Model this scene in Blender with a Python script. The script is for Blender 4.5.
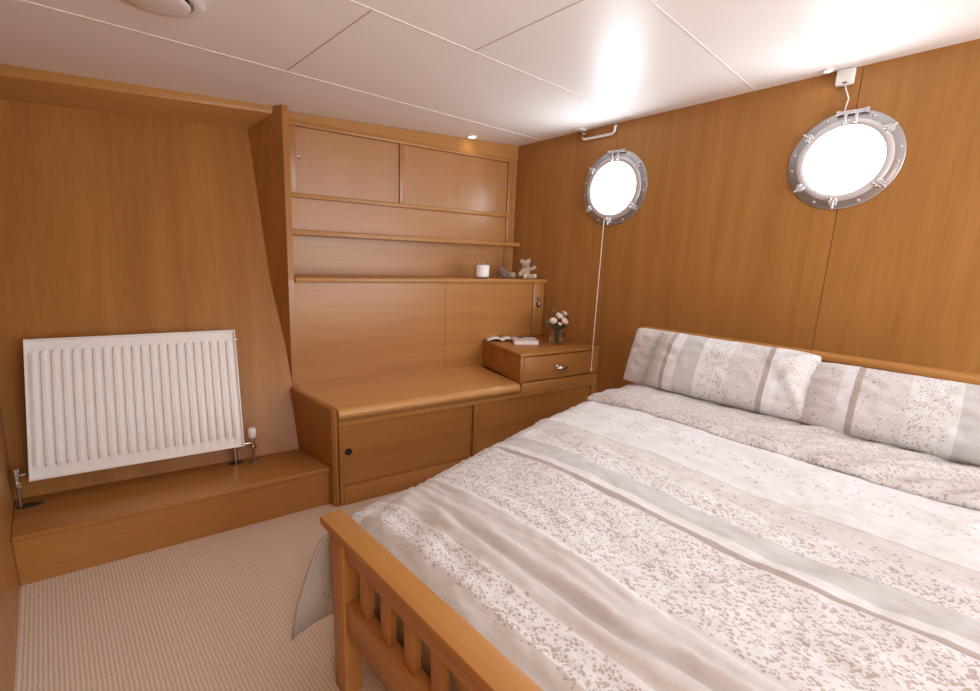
import bpy, bmesh, math, random
from mathutils import Vector, Matrix, noise
PI = math.pi
rnd = random.Random(7)
S = bpy.context.scene
C = S.collection
for o in list(bpy.data.objects):
    bpy.data.objects.remove(o)

# ------------------------------------------------------------------ camera
cam_d = bpy.data.cameras.new('camera')
cam = bpy.data.objects.new('camera', cam_d); C.objects.link(cam)
YAW, PITCH, ROLL, FPX = [math.radians(a) for a in (-44.932, 11.332, 2.244)] + [444.815]
fw = Vector((math.sin(-YAW)*math.cos(PITCH), math.cos(YAW)*math.cos(PITCH), -math.sin(PITCH)))
rt = fw.cross(Vector((0, 0, 1))).normalized(); up = rt.cross(fw)
R_ = rt*math.cos(ROLL) + up*math.sin(ROLL); U_ = up*math.cos(ROLL) - rt*math.sin(ROLL)
mw = Matrix((R_, U_, -fw)).transposed().to_4x4(); mw.translation = (-2.859, -2.621, 1.38)
cam.matrix_world = mw
cam_d.sensor_width = 36; cam_d.lens = FPX/980*36; cam_d.clip_start = 0.01; cam_d.clip_end = 60
S.camera = cam

# ------------------------------------------------------------------ world, lights, exposure
w = bpy.data.worlds.new('overcast_sky'); S.world = w; w.use_nodes = True
wb = w.node_tree.nodes['Background']; wb.inputs[0].default_value = (0.93, 0.96, 1.0, 1); wb.inputs[1].default_value = 3.0
def area(name, loc, target, sx, sy, power, col=(1, 1, 1), shape='RECTANGLE'):
    l = bpy.data.lights.new(name, 'AREA'); l.shape = shape; l.size = sx; l.size_y = sy; l.energy = power; l.color = col
    o = bpy.data.objects.new(name, l); C.objects.link(o); o.location = loc
    o.rotation_euler = (Vector(target)-Vector(loc)).to_track_quat('-Z', 'Y').to_euler(); return o
for y, z in ((-0.904, 1.871), (-2.166, 1.907)):
    area('porthole_daylight', (-0.0015, y, z), (-3.0, y, z), 0.33, 0.33, 6.5, (0.90, 0.95, 1.0), 'DISK')
area('rear_fill', (-1.25, -5.38, 1.25), (-1.3, 0, 1.45), 2.6, 2.0, 80, (0.87, 0.945, 1.0))  # broad fill added behind the camera for general brightness, not a known doorway
area('footboard_fill', (-3.0, -3.35, 1.75), (-2.2, -1.7, 0.45), 0.35, 0.35, 9.0, (1.0, 0.96, 0.92))  # unseen fill added near the camera to brighten the footboard, no real lamp
area('overhead_fill', (-1.75, -1.9, 2.235), (-1.75, -1.88, 0), 0.8, 0.8, 2.5, (1.0, 0.96, 0.92))  # soft overhead fill, added out of view without any fixture
S.view_settings.view_transform = 'Standard'; S.view_settings.look = 'None'
S.view_settings.gamma = 1; S.view_settings.use_curve_mapping = False
S.view_settings.exposure = 0.12
S.cycles.use_denoising = True
S.cycles.max_bounces = 10; S.cycles.diffuse_bounces = 6; S.cycles.glossy_bounces = 4; S.cycles.transmission_bounces = 8
S.cycles.caustics_refractive = False; S.cycles.caustics_reflective = False
S.cycles.sample_clamp_indirect = 6

# ------------------------------------------------------------------ frames
AL = -0.2211                       # the bulkhead is skewed to the hull side
ca, sa = math.cos(AL), math.sin(AL)
def L2W(u, v, z): return Vector((u*ca - v*sa, u*sa + v*ca, z))
def W2L(x, y): return (x*ca + y*sa, -x*sa + y*ca)
def zceil(x, y): return 2.270 + 0.032*x - 0.0276*max(y, -3.6)
def zceil_l(u, v):
    p = L2W(u, v, 0); return zceil(p.x, p.y)
def uwall(v): return v*math.tan(AL)   # u where the bulkhead frame meets the hull side (x = 0)

# ------------------------------------------------------------------ materials
def mat(name, col, rough=0.5, metal=0.0, **kw):
    m = bpy.data.materials.new(name); m.use_nodes = True
    b = m.node_tree.nodes['Principled BSDF']
    b.inputs['Base Color'].default_value = (*col, 1); b.inputs['Roughness'].default_value = rough; b.inputs['Metallic'].default_value = metal
    for k, v in kw.items():
        b.inputs[k.replace('_', ' ')].default_value = v
    return m
def nd(m, t): return m.node_tree.nodes.new(t)
def lk(m, a, b): m.node_tree.links.new(a, b)
def ramp(m, stops, interp='LINEAR'):
    r = nd(m, 'ShaderNodeValToRGB'); r.color_ramp.interpolation = interp
    e = r.color_ramp.elements
    while len(e) < len(stops): e.new(0.5)
    for i, (p, c) in enumerate(stops):
        e[i].position = p; e[i].color = (*c, 1) if len(c) == 3 else c
    return r
def wood(name, light, dark, axis='z', rough=0.34, fine=1.0, coat=0.08, crough=0.25):
    m = mat(name, light, rough); b = m.node_tree.nodes['Principled BSDF']
    b.inputs['Coat Weight'].default_value = coat; b.inputs['Coat Roughness'].default_value = crough; b.inputs['Specular IOR Level'].default_value = 0.25
    tc = nd(m, 'ShaderNodeTexCoord'); oi = nd(m, 'ShaderNodeObjectInfo')
    mp = nd(m, 'ShaderNodeMapping'); sc = {'x': (0.55, 9, 9), 'y': (9, 0.55, 9), 'z': (9, 9, 0.55), 'zy': (9, 0.55, 0.55)}[axis]
    mp.inputs['Scale'].default_value = sc
    cm = nd(m, 'ShaderNodeCombineXYZ'); ml = nd(m, 'ShaderNodeMath'); ml.operation = 'MULTIPLY'; ml.inputs[1].default_value = 13
    lk(m, oi.outputs['Random'], ml.inputs[0])
    for k in range(3): lk(m, ml.outputs[0], cm.inputs[k])
    lk(m, tc.outputs['Object'], mp.inputs['Vector']); lk(m, cm.outputs[0], mp.inputs['Location'])
    n1 = nd(m, 'ShaderNodeTexNoise'); n1.inputs['Scale'].default_value = 1.1; n1.inputs['Detail'].default_value = 7; n1.inputs['Roughness'].default_value = 0.55; n1.inputs['Distortion'].default_value = 0.5
    n2 = nd(m, 'ShaderNodeTexNoise'); n2.inputs['Scale'].default_value = 11*fine; n2.inputs['Detail'].default_value = 3
    lk(m, mp.outputs[0], n1.inputs['Vector']); lk(m, mp.outputs[0], n2.inputs['Vector'])
    r1 = ramp(m, [(0.3, dark), (0.72, light)]); lk(m, n1.outputs['Fac'], r1.inputs[0])
    r2 = ramp(m, [(0.30, (0.87, 0.85, 0.83)), (0.58, (1, 1, 1))]); lk(m, n2.outputs['Fac'], r2.inputs[0])
    mx = nd(m, 'ShaderNodeMix'); mx.data_type = 'RGBA'; mx.blend_type = 'MULTIPLY'; mx.inputs['Factor'].default_value = 0.7
    lk(m, r1.outputs[0], mx.inputs[6]); lk(m, r2.outputs[0], mx.inputs[7]); lk(m, mx.outputs[2], b.inputs['Base Color'])
    bp = nd(m, 'ShaderNodeBump'); bp.inputs['Strength'].default_value = 0.04; bp.inputs['Distance'].default_value = 0.004
    lk(m, n2.outputs['Fac'], bp.inputs['Height']); lk(m, bp.outputs[0], b.inputs['Normal'])
    return m
WL, WD = (0.440, 0.208, 0.060), (0.350, 0.155, 0.041)
M_WALL = wood('hull_panel_veneer', WL, WD, 'z', 0.36)
M_VERT = wood('veneer_vertical', (0.42, 0.182, 0.046), (0.345, 0.142, 0.033), 'z', 0.42, 1.0, 0.6, 0.25)
M_LEAN = wood('veneer_alcove', (0.40, 0.175, 0.044), (0.325, 0.132, 0.031), 'zy', 0.36)
M_HOR = wood('veneer_horizontal', (0.45, 0.205, 0.054), (0.37, 0.158, 0.038), 'x', 0.42, 1.0, 0.4, 0.25)
M_EDGE = wood('solid_edging', (0.47, 0.225, 0.066), (0.39, 0.172, 0.046), 'x', 0.32)
M_SEAT = wood('seat_veneer', (0.60, 0.305, 0.102), (0.54, 0.265, 0.084), 'x', 0.30, 0.6, 0.35)
M_BED = wood('bed_oak', (0.54, 0.270, 0.085), (0.43, 0.195, 0.054), 'y', 0.40, 0.8, 0.1)
M_BEDZ = wood('bed_oak_upright', (0.54, 0.270, 0.085), (0.43, 0.195, 0.054), 'z', 0.40, 0.8, 0.1)
M_WHITE = mat('radiator_enamel', (0.80, 0.765, 0.74), 0.32)
M_PLASTIC = mat('white_plastic', (0.82, 0.80, 0.78), 0.4)
M_CHROME = mat('chrome', (0.62, 0.60, 0.58), 0.18, 1.0)
M_STEEL = mat('porthole_steel', (0.42, 0.42, 0.44), 0.28, 0.75)
M_ALU = mat('porthole_bright_alloy', (0.68, 0.67, 0.69), 0.36, 0.45)
M_PEWTER = mat('pewter', (0.20, 0.19, 0.185), 0.3, 0.9)
M_COPPER = mat('dull_pipe', (0.30, 0.22, 0.17), 0.4, 0.8)
M_BLACK = mat('black_void', (0.006, 0.006, 0.007), 0.7)
M_DARK = mat('dark_rubber', (0.03, 0.026, 0.024), 0.5)
M_GROOVE = mat('groove_shadow_gap', (0.10, 0.045, 0.016), 0.7)
M_TRUNK = mat('porthole_trunk_white', (0.85, 0.85, 0.85), 0.5)
def glass(name, col=(1, 1, 1), rough=0.0, ior=1.45):
    m = bpy.data.materials.new(name); m.use_nodes = True; m.node_tree.nodes.clear()
    o = nd(m, 'ShaderNodeOutputMaterial'); g = nd(m, 'ShaderNodeBsdfGlass'); g.inputs['Color'].default_value = (*col, 1); g.inputs['Roughness'].default_value = rough; g.inputs['IOR'].default_value = ior
    t = nd(m, 'ShaderNodeBsdfTransparent'); mx = nd(m, 'ShaderNodeMixShader'); mx.inputs[0].default_value = 0.32
    lk(m, t.outputs[0], mx.inputs[1]); lk(m, g.outputs[0], mx.inputs[2]); lk(m, mx.outputs[0], o.inputs[0]); return m
def pane(name):
    m = bpy.data.materials.new(name); m.use_nodes = True; m.node_tree.nodes.clear()
    o = nd(m, 'ShaderNodeOutputMaterial'); g = nd(m, 'ShaderNodeBsdfGlossy'); g.inputs['Roughness'].default_value = 0.02
    t = nd(m, 'ShaderNodeBsdfTransparent'); t.inputs[0].default_value = (0.96, 0.97, 0.98, 1); mx = nd(m, 'ShaderNodeMixShader')
    f = nd(m, 'ShaderNodeLayerWeight'); f.inputs['Blend'].default_value = 0.12; fm = nd(m, 'ShaderNodeMath'); fm.operation = 'MULTIPLY_ADD'; fm.inputs[1].default_value = 0.15; fm.inputs[2].default_value = 0.03
    lk(m, f.outputs['Facing'], fm.inputs[0]); lk(m, fm.outputs[0], mx.inputs[0]); lk(m, t.outputs[0], mx.inputs[1]); lk(m, g.outputs[0], mx.inputs[2]); lk(m, mx.outputs[0], o.inputs[0]); return m
M_PANE = pane('porthole_pane')
M_GLASS = glass('clear_glass', (0.97, 0.98, 0.97))
M_CEIL = mat('ceiling_laminate', (0.90, 0.88, 0.865), 0.40)
M_CEIL.node_tree.nodes['Principled BSDF'].inputs['Specular IOR Level'].default_value = 0.22
M_STRIP = mat('ceiling_joint_strip', (0.80, 0.77, 0.74), 0.35)
M_GAP = mat('ceiling_joint_gap', (0.46, 0.36, 0.28), 0.6)
# carpet: loop-pile rows
M_CARPET = mat('loop_pile_carpet', (0.5, 0.4, 0.33), 0.95)
def carpet(m):
    b = m.node_tree.nodes['Principled BSDF']; tc = nd(m, 'ShaderNodeTexCoord')
    nz = nd(m, 'ShaderNodeTexNoise'); nz.inputs['Scale'].default_value = 45; nz.inputs['Detail'].default_value = 3
    mv = nd(m, 'ShaderNodeVectorMath'); mv.operation = 'MULTIPLY_ADD'; mv.inputs[1].default_value = (0.006, 0.006, 0)
    lk(m, tc.outputs['Object'], nz.inputs['Vector']); lk(m, nz.outputs['Color'], mv.inputs[0]); lk(m, tc.outputs['Object'], mv.inputs[2])
    wv = []
    for d, s in (('X', 26), ('Y', 34)):
        a = nd(m, 'ShaderNodeTexWave'); a.bands_direction = d; a.inputs['Scale'].default_value = s; lk(m, mv.outputs[0], a.inputs['Vector']); wv.append(a)
    ml = nd(m, 'ShaderNodeMath'); ml.operation = 'MULTIPLY_ADD'; ml.inputs[1].default_value = 0.6
    lk(m, wv[1].outputs['Fac'], ml.inputs[0]); lk(m, wv[0].outputs['Fac'], ml.inputs[2])
    n2 = nd(m, 'ShaderNodeTexNoise'); n2.inputs['Scale'].default_value = 120; n2.inputs['Detail'].default_value = 2; lk(m, tc.outputs['Object'], n2.inputs['Vector'])
    ad = nd(m, 'ShaderNodeMath'); ad.operation = 'MULTIPLY_ADD'; ad.inputs[1].default_value = 0.9; lk(m, n2.outputs['Fac'], ad.inputs[0]); lk(m, ml.outputs[0], ad.inputs[2])
    r = ramp(m, [(0.20, (0.55, 0.445, 0.355)), (0.55, (0.69, 0.57, 0.465)), (0.85, (0.80, 0.69, 0.585))])
    dv = nd(m, 'ShaderNodeMath'); dv.operation = 'DIVIDE'; dv.inputs[1].default_value = 2.2; lk(m, ad.outputs[0], dv.inputs[0])
    lk(m, dv.outputs[0], r.inputs[0]); lk(m, r.outputs[0], b.inputs['Base Color'])
    bp = nd(m, 'ShaderNodeBump'); bp.inputs['Strength'].default_value = 0.4; bp.inputs['Distance'].default_value = 0.004
    lk(m, dv.outputs[0], bp.inputs['Height']); lk(m, bp.outputs[0], b.inputs['Normal']); b.inputs['Specular IOR Level'].default_value = 0.1
carpet(M_CARPET)
# printed linen: stripes along UV.x, brown leaf specks by zone
LIN, WHT, PNK, GRY, BRN = (0.620, 0.605, 0.605), (0.745, 0.765, 0.805), (0.675, 0.670, 0.685), (0.585, 0.590, 0.615), (0.450, 0.395, 0.375)
SPK = (0.30, 0.205, 0.145)
def fabric(name, cols, dens, lo, hi, speck=52, wr=0.010, size=0.28, uvdots=True):
    """cols / dens: constant-stop lists over metres lo..hi of UV.x"""
    m = mat(name, WHT, 0.92); b = m.node_tree.nodes['Principled BSDF']
    b.inputs['Specular IOR Level'].default_value = 0.15; b.inputs['Sheen Weight'].default_value = 0.15
    uv = nd(m, 'ShaderNodeUVMap'); uv.uv_map = 'UVMap'
    sx = nd(m, 'ShaderNodeSeparateXYZ'); lk(m, uv.outputs[0], sx.inputs[0])
    nw = nd(m, 'ShaderNodeTexNoise'); nw.inputs['Scale'].default_value = 3.5; lk(m, uv.outputs[0], nw.inputs['Vector'])
    wob = nd(m, 'ShaderNodeMath'); wob.operation = 'MULTIPLY_ADD'; wob.inputs[1].default_value = wr; lk(m, nw.outputs['Fac'], wob.inputs[0]); lk(m, sx.outputs[0], wob.inputs[2])
    mr = nd(m, 'ShaderNodeMapRange'); mr.inputs['From Min'].default_value = lo; mr.inputs['From Max'].default_value = hi; lk(m, wob.outputs[0], mr.inputs[0])
    f = lambda x: (x-lo)/(hi-lo)
    rc = ramp(m, [(f(p), c) for p, c in cols], 'CONSTANT'); lk(m, mr.outputs[0], rc.inputs[0])
    rd = ramp(m, [(f(p), (d, d, d)) for p, d in dens], 'LINEAR'); lk(m, mr.outputs[0], rd.inputs[0])
    # specks
    mpd = nd(m, 'ShaderNodeMapping'); mpd.inputs['Rotation'].default_value = (0, 0, 0.7); mpd.inputs['Scale'].default_value = (1.0, 0.72, 1); lk(m, uv.outputs[0], mpd.inputs[0])
    nv = nd(m, 'ShaderNodeTexNoise'); nv.inputs['Scale'].default_value = 130; lk(m, uv.outputs[0], nv.inputs['Vector'])
    va = nd(m, 'ShaderNodeVectorMath'); va.operation = 'MULTIPLY_ADD'; va.inputs[1].default_value = (0.007, 0.007, 0); lk(m, nv.outputs['Color'], va.inputs[0]); lk(m, mpd.outputs[0], va.inputs[2])
    tot = None
    for k, (scale, sz) in enumerate(((speck, size), (speck*1.6, size*1.1))):
        vo = nd(m, 'ShaderNodeTexVoronoi'); vo.voronoi_dimensions = '2D'; vo.inputs['Scale'].default_value = scale; lk(m, va.outputs[0], vo.inputs['Vector'])
        sc_ = nd(m, 'ShaderNodeSeparateColor'); lk(m, vo.outputs['Color'], sc_.inputs[0])
        rr = nd(m, 'ShaderNodeMath'); rr.operation = 'MULTIPLY'; lk(m, sc_.outputs[1], rr.inputs[0]); rr.inputs[1].default_value = sz*1.7
        ls = nd(m, 'ShaderNodeMath'); ls.operation = 'LESS_THAN'; lk(m, vo.outputs['Distance'], ls.inputs[0]); lk(m, rr.outputs[0], ls.inputs[1])
        pr = nd(m, 'ShaderNodeMath'); pr.operation = 'LESS_THAN'; lk(m, sc_.outputs[0], pr.inputs[0]); lk(m, rd.outputs[0], pr.inputs[1])
        a = nd(m, 'ShaderNodeMath'); a.operation = 'MULTIPLY'; lk(m, ls.outputs[0], a.inputs[0]); lk(m, pr.outputs[0], a.inputs[1])
        if tot is None: tot = a
        else:
            mxm = nd(m, 'ShaderNodeMath'); mxm.operation = 'MAXIMUM'; lk(m, tot.outputs[0], mxm.inputs[0]); lk(m, a.outputs[0], mxm.inputs[1]); tot = mxm
    # weave
    wn = nd(m, 'ShaderNodeTexNoise'); wn.inputs['Scale'].default_value = 1; wn.inputs['Detail'].default_value = 3
    mpw = nd(m, 'ShaderNodeMapping'); mpw.inputs['Scale'].default_value = (160, 35, 1); lk(m, uv.outputs[0], mpw.inputs[0]); lk(m, mpw.outputs[0], wn.inputs['Vector'])
    rw = ramp(m, [(0.3, (0.92, 0.91, 0.90)), (0.7, (1, 1, 1))]); lk(m, wn.outputs['Fac'], rw.inputs[0])
    m1 = nd(m, 'ShaderNodeMix'); m1.data_type = 'RGBA'; m1.blend_type = 'MULTIPLY'; m1.inputs['Factor'].default_value = 0.8
    lk(m, rc.outputs[0], m1.inputs[6]); lk(m, rw.outputs[0], m1.inputs[7])
    m2 = nd(m, 'ShaderNodeMix'); m2.data_type = 'RGBA'; m2.inputs[7].default_value = (*SPK, 1)
    f2 = nd(m, 'ShaderNodeMath'); f2.operation = 'MULTIPLY'; f2.inputs[1].default_value = 0.56; lk(m, tot.outputs[0], f2.inputs[0])
    lk(m, f2.outputs[0], m2.inputs['Factor']); lk(m, m1.outputs[2], m2.inputs[6]); lk(m, m2.outputs[2], b.inputs['Base Color'])
    bp = nd(m, 'ShaderNodeBump'); bp.inputs['Strength'].default_value = 0.12; bp.inputs['Distance'].default_value = 0.002
    lk(m, wn.outputs['Fac'], bp.inputs['Height']); lk(m, bp.outputs[0], b.inputs['Normal'])
    return m

# ------------------------------------------------------------------ mesh helper
class MB:
    def __init__(s, f=None): s.bm = bmesh.new(); s.f = f
    def P(s, p): return Vector(p)
    def box(s, x0, x1, y0, y1, z0, z1, bev=0.0, seg=2):
        return s.hexa([(x0, y0, z0), (x1, y0, z0), (x1, y1, z0), (x0, y1, z0), (x0, y0, z1), (x1, y0, z1), (x1, y1, z1), (x0, y1, z1)], bev, seg)
    def hexa(s, p, bev=0.0, seg=2):
        vs = [s.bm.verts.new(s.P(q)) for q in p]; fs = []
        for f in ((0, 3, 2, 1), (4, 5, 6, 7), (0, 1, 5, 4), (1, 2, 6, 5), (2, 3, 7, 6), (3, 0, 4, 7)):
            fs.append(s.bm.faces.new([vs[i] for i in f]))
        bmesh.ops.recalc_face_normals(s.bm, faces=fs)
        if bev > 0:
            es = list({e for f in fs for e in f.edges})
            bmesh.ops.bevel(s.bm, geom=es, offset=bev, segments=seg, profile=0.5, affect='EDGES')
        return s
    def lathe(s, prof, o=(0, 0, 0), axis=(0, 0, 1), n=32, cap=True):
        a = Vector(axis).normalized(); t = Vector((1, 0, 0)) if abs(a.x) < 0.9 else Vector((0, 1, 0))
        b = a.cross(t).normalized(); c = a.cross(b); o = Vector(o); rings = []
        for r, h in prof:
            if r < 1e-6: rings.append([s.bm.verts.new(s.P(o+a*h))])
            else: rings.append([s.bm.verts.new(s.P(o + a*h + (b*math.cos(2*PI*k/n)+c*math.sin(2*PI*k/n))*r)) for k in range(n)])
        fs = []
        for A, B in zip(rings, rings[1:]):
            for k in range(n):
                j = (k+1) % n
                q = [A[0]] if len(A) == 1 else [A[k], A[j]]
                q += [B[0]] if len(B) == 1 else [B[j], B[k]]
                if len(q) > 2: fs.append(s.bm.faces.new(q))
        if cap:
            for rg in (rings[0], rings[-1]):
                if len(rg) > 2: fs.append(s.bm.faces.new(rg))
        bmesh.ops.recalc_face_normals(s.bm, faces=fs); return s
    def cyl(s, p0, p1, r0, r1=None, n=20):
        p0, p1 = Vector(p0), Vector(p1); d = p1-p0
        return s.lathe([(r0, 0), (r0 if r1 is None else r1, d.length)], p0, d, n)
    def ball(s, c, r, n=16, rot=None):
        c = Vector(c); r = Vector(r) if hasattr(r, '__len__') else Vector((r, r, r))
        M = Matrix.LocRotScale(c, rot, r)
        bmesh.ops.create_uvsphere(s.bm, u_segments=n, v_segments=max(6, n*2//3), radius=1, matrix=M); return s
    def tube(s, pts, r, n=8):
        pts = [Vector(p) for p in pts]; rings = []
        for i, p in enumerate(pts):
            d = (pts[min(i+1, len(pts)-1)]-pts[max(i-1, 0)]).normalized()
            t = Vector((0, 0, 1)) if abs(d.z) < 0.9 else Vector((1, 0, 0)); b = d.cross(t).normalized(); c = d.cross(b)
            rr = r[i] if hasattr(r, '__len__') else r
            rings.append([s.bm.verts.new(p+(b*math.cos(2*PI*k/n)+c*math.sin(2*PI*k/n))*rr) for k in range(n)])
        fs = []
        for A, B in zip(rings, rings[1:]):
            for k in range(n): fs.append(s.bm.faces.new([A[k], A[(k+1) % n], B[(k+1) % n], B[k]]))
        fs += [s.bm.faces.new(rings[0]), s.bm.faces.new(rings[-1])]
        bmesh.ops.recalc_face_normals(s.bm, faces=fs); return s
    def grid(s, pts, uvs=None, wrap=False):
        V = [[s.bm.verts.new(Vector(p)) for p in row] for row in pts]
        ul = (s.bm.loops.layers.uv.get('UVMap') or s.bm.loops.layers.uv.new('UVMap')) if uvs else None
        for i in range(len(V)-1):
            for j in range(len(V[0])-1):
                f = s.bm.faces.new([V[i][j], V[i+1][j], V[i+1][j+1], V[i][j+1]])
                if uvs:
                    for l, (a, b) in zip(f.loops, ((i, j), (i+1, j), (i+1, j+1), (i, j+1))): l[ul].uv = uvs[a][b]
        return s
    def build(s, name, m, parent=None, smooth=None, frame=None):
        if frame is not None:            # 'L' coordinates -> world
            for v in s.bm.verts: v.co = L2W(*v.co)
        if parent is not None:
            inv = parent.matrix_basis.inverted()
            off = parent.get('_f')
            if parent.parent is not None: inv = Matrix.Identity(4)
            r = ROOTS.get(parent.name)
            if r == 'L':                  # part coordinates given in the bulkhead frame
                u, v = W2L(parent.location.x, parent.location.y); o = Vector((u, v, parent.location.z))
                for q in s.bm.verts: q.co = q.co - o
            elif r == 'W':
                for q in s.bm.verts: q.co = q.co - parent.location
            elif r and r[0] == 'S':       # sub-part: same offset as its root
                rr = bpy.data.objects[r[1]]
                if ROOTS.get(r[1]) == 'L':
                    u, v = W2L(rr.location.x, rr.location.y); o = Vector((u, v, rr.location.z))
                elif ROOTS.get(r[1]) == 'W': o = Vector(rr.location)
                else: o = Vector((0, 0, 0))
                for q in s.bm.verts: q.co = q.co - o
        me = bpy.data.meshes.new(name); s.bm.to_mesh(me); s.bm.free()
        o = bpy.data.objects.new(name, me); C.objects.link(o)
        if m: me.materials.append(m)
        if smooth is not None:
            me.polygons.foreach_set('use_smooth', [True]*len(me.polygons))
            if smooth < 180: me.set_sharp_from_angle(angle=math.radians(smooth))
        if parent is not None:
            o.parent = parent
            top = parent if parent.parent is None else parent.parent
            ROOTS[o.name] = ('S', top.name)
        return o
ROOTS = {}
def tag(o, label, cat, group=None):
    o['label'] = label; o['category'] = cat
    if group: o['group'] = group
    return o
def thing(name, label, cat, loc=(0, 0, 0), frame='W', group=None):
    o = bpy.data.objects.new(name, None); C.objects.link(o); o.empty_display_size = 0.05
    if frame == 'L': o.location = L2W(*loc); o.rotation_euler = (0, 0, AL)
    else: o.location = loc
    ROOTS[o.name] = frame
    return tag(o, label, cat, group)
def struct(o):
    o['kind'] = 'structure'; return o
def placed(mb, name, m, loc, label, cat, smooth=None, group=None, rotz=0):
    """single-mesh thing, mesh around its own origin"""
    o = mb.build(name, m, None, smooth); o.location = loc; o.rotation_euler = (0, 0, rotz)
    return tag(o, label, cat, group)
def modify(o, t, **kw):
    md = o.modifiers.new(t.lower(), t)
    for k, v in kw.items(): setattr(md, k, v)
    return o

# ------------------------------------------------------------------ setting
YR = -5.45
b = MB(); b.box(-3.2, 0.4, YR-0.1, 0.9, -0.06, 0.0); struct(b.build('floor', M_CARPET))
b = MB()
P = [(-3.2, YR-0.1), (0.5, YR-0.1), (0.5, 0.95), (-3.2, 0.95)]
Q = [(-3.2, -3.6), (0.5, -3.6)]
for R4 in ((Q[0], Q[1], P[2], P[3]), (P[0], P[1], Q[1], Q[0])):
    b.hexa([(x, y, zceil(x, y)) for x, y in R4] + [(x, y, zceil(x, y)+0.05) for x, y in R4])
struct(b.build('ceiling', M_CEIL))
# ceiling joints
def cstrip(name, x0, y0, x1, y1, wd, m, dz):
    d = Vector((x1-x0, y1-y0, 0)).normalized(); n = Vector((-d.y, d.x, 0))*wd/2
    q = [(x0-n.x, y0-n.y), (x1-n.x, y1-n.y), (x1+n.x, y1+n.y), (x0+n.x, y0+n.y)]
    b = MB(); b.hexa([(x, y, zceil(x, y)-dz) for x, y in q] + [(x, y, zceil(x, y)+0.004) for x, y in q])
    return struct(b.build(name, m))
cstrip('trim_1', -3.07, -0.217, -0.0, -0.246, 0.0055, M_STRIP, 0.002)
cstrip('trim_2', -3.07, -1.0, -0.0, -1.02, 0.0055, M_STRIP, 0.002)
cstrip('trim_3', -3.07, -1.75, 0.0, -1.722, 0.0055, M_STRIP, 0.002)
cstrip('trim_5', -1.930, -0.24, -1.915, -1.0, 0.0038, M_GAP, 0.0012)
cstrip('trim_6', -1.427, -1.02, -1.420, -1.735, 0.0035, M_GAP, 0.0012)
# hull side wall with two porthole openings, made of three veneer panels
SEAM = (-0.895, -2.180)
PH = ((-0.904, 1.871), (-2.166, 1.907))
def cut(o, cutters):
    for c in cutters:
        md = o.modifiers.new('b', 'BOOLEAN'); md.operation = 'DIFFERENCE'; md.object = c; md.solver = 'EXACT'
    dg = bpy.context.evaluated_depsgraph_get(); me = bpy.data.meshes.new_from_object(o.evaluated_get(dg))
    o.modifiers.clear(); o.data = me
    for c in cutters: bpy.data.objects.remove(c)
g = 0.0012
def holed(x0, x1, y0, y1, bmw):
    """one board with the porthole openings cut out, appended to bmw"""
    b = MB(); b.box(x0, x1, y0, y1, 0, 2.46); o = b.build('board', None); cts = []
    for y, z in PH:
        if y0-0.2 < y < y1+0.2:
            k = MB(); k.cyl((-0.2, y, z), (0.4, y, z), 0.1985 if y > -1.5 else 0.183, None, 64); cts.append(k.build('cutter', None))
    cut(o, cts); bmw.from_mesh(o.data); bpy.data.objects.remove(o)
bw = MB()
holed(0.0, 0.02, SEAM[0]+g, 0.75, bw.bm); holed(0.0, 0.02, SEAM[1]+g, SEAM[0]-g, bw.bm); holed(0.0, 0.02, YR, SEAM[1]-g, bw.bm); holed(0.021, 0.045, YR, 0.75, bw.bm)
wr = bw.build('wall_right', M_WALL); struct(wr)

b = MB(); b.box(-3.16, -3.075, YR, 0.75, 0, 2.40)
b.box(-3.075, -3.072, -1.9, -0.62, 0.02, 2.1); struct(b.build('wall_left', M_WALL))
b = MB(); b.box(-3.16, -2.6, YR-0.08, YR, 0, 2.45); b.box(0.05, 0.09, YR-0.08, YR, 0, 2.45); b.box(-2.6, 0.05, YR-0.08, YR, 2.28, 2.45); b.box(-2.6, 0.05, YR-0.08, YR, 0, 0.05)
struct(b.build('wall_rear', M_WALL))
# bulkhead behind the furniture: recess plane, the lower panel that stands forward, two boards with a seam
def upil(z): return -1.753 - 0.055*(2.2-z)/1.64
b = MB()
b.box(-1.80, 0.16, 0.012, 0.05, 0, 2.24)
b.hexa([(-1.802, -0.352, 0.50), (-0.812, -0.352, 0.50), (-0.812, -0.335, 0.50), (-1.802, -0.335, 0.50), (-1.797, -0.352, 1.186), (-0.812, -0.352, 1.186), (-0.812, -0.335, 1.186), (-1.797, -0.335, 1.186)]); b.box(-0.810, -0.046, -0.352, -0.335, 0.50, 1.186); b.box(-1.788, 0.10, -0.336, -0.19, 0.02, 1.186)
o = b.build('wall_back', M_HOR, None, frame=None); o.rotation_euler = (0, 0, AL); struct(o)
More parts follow.
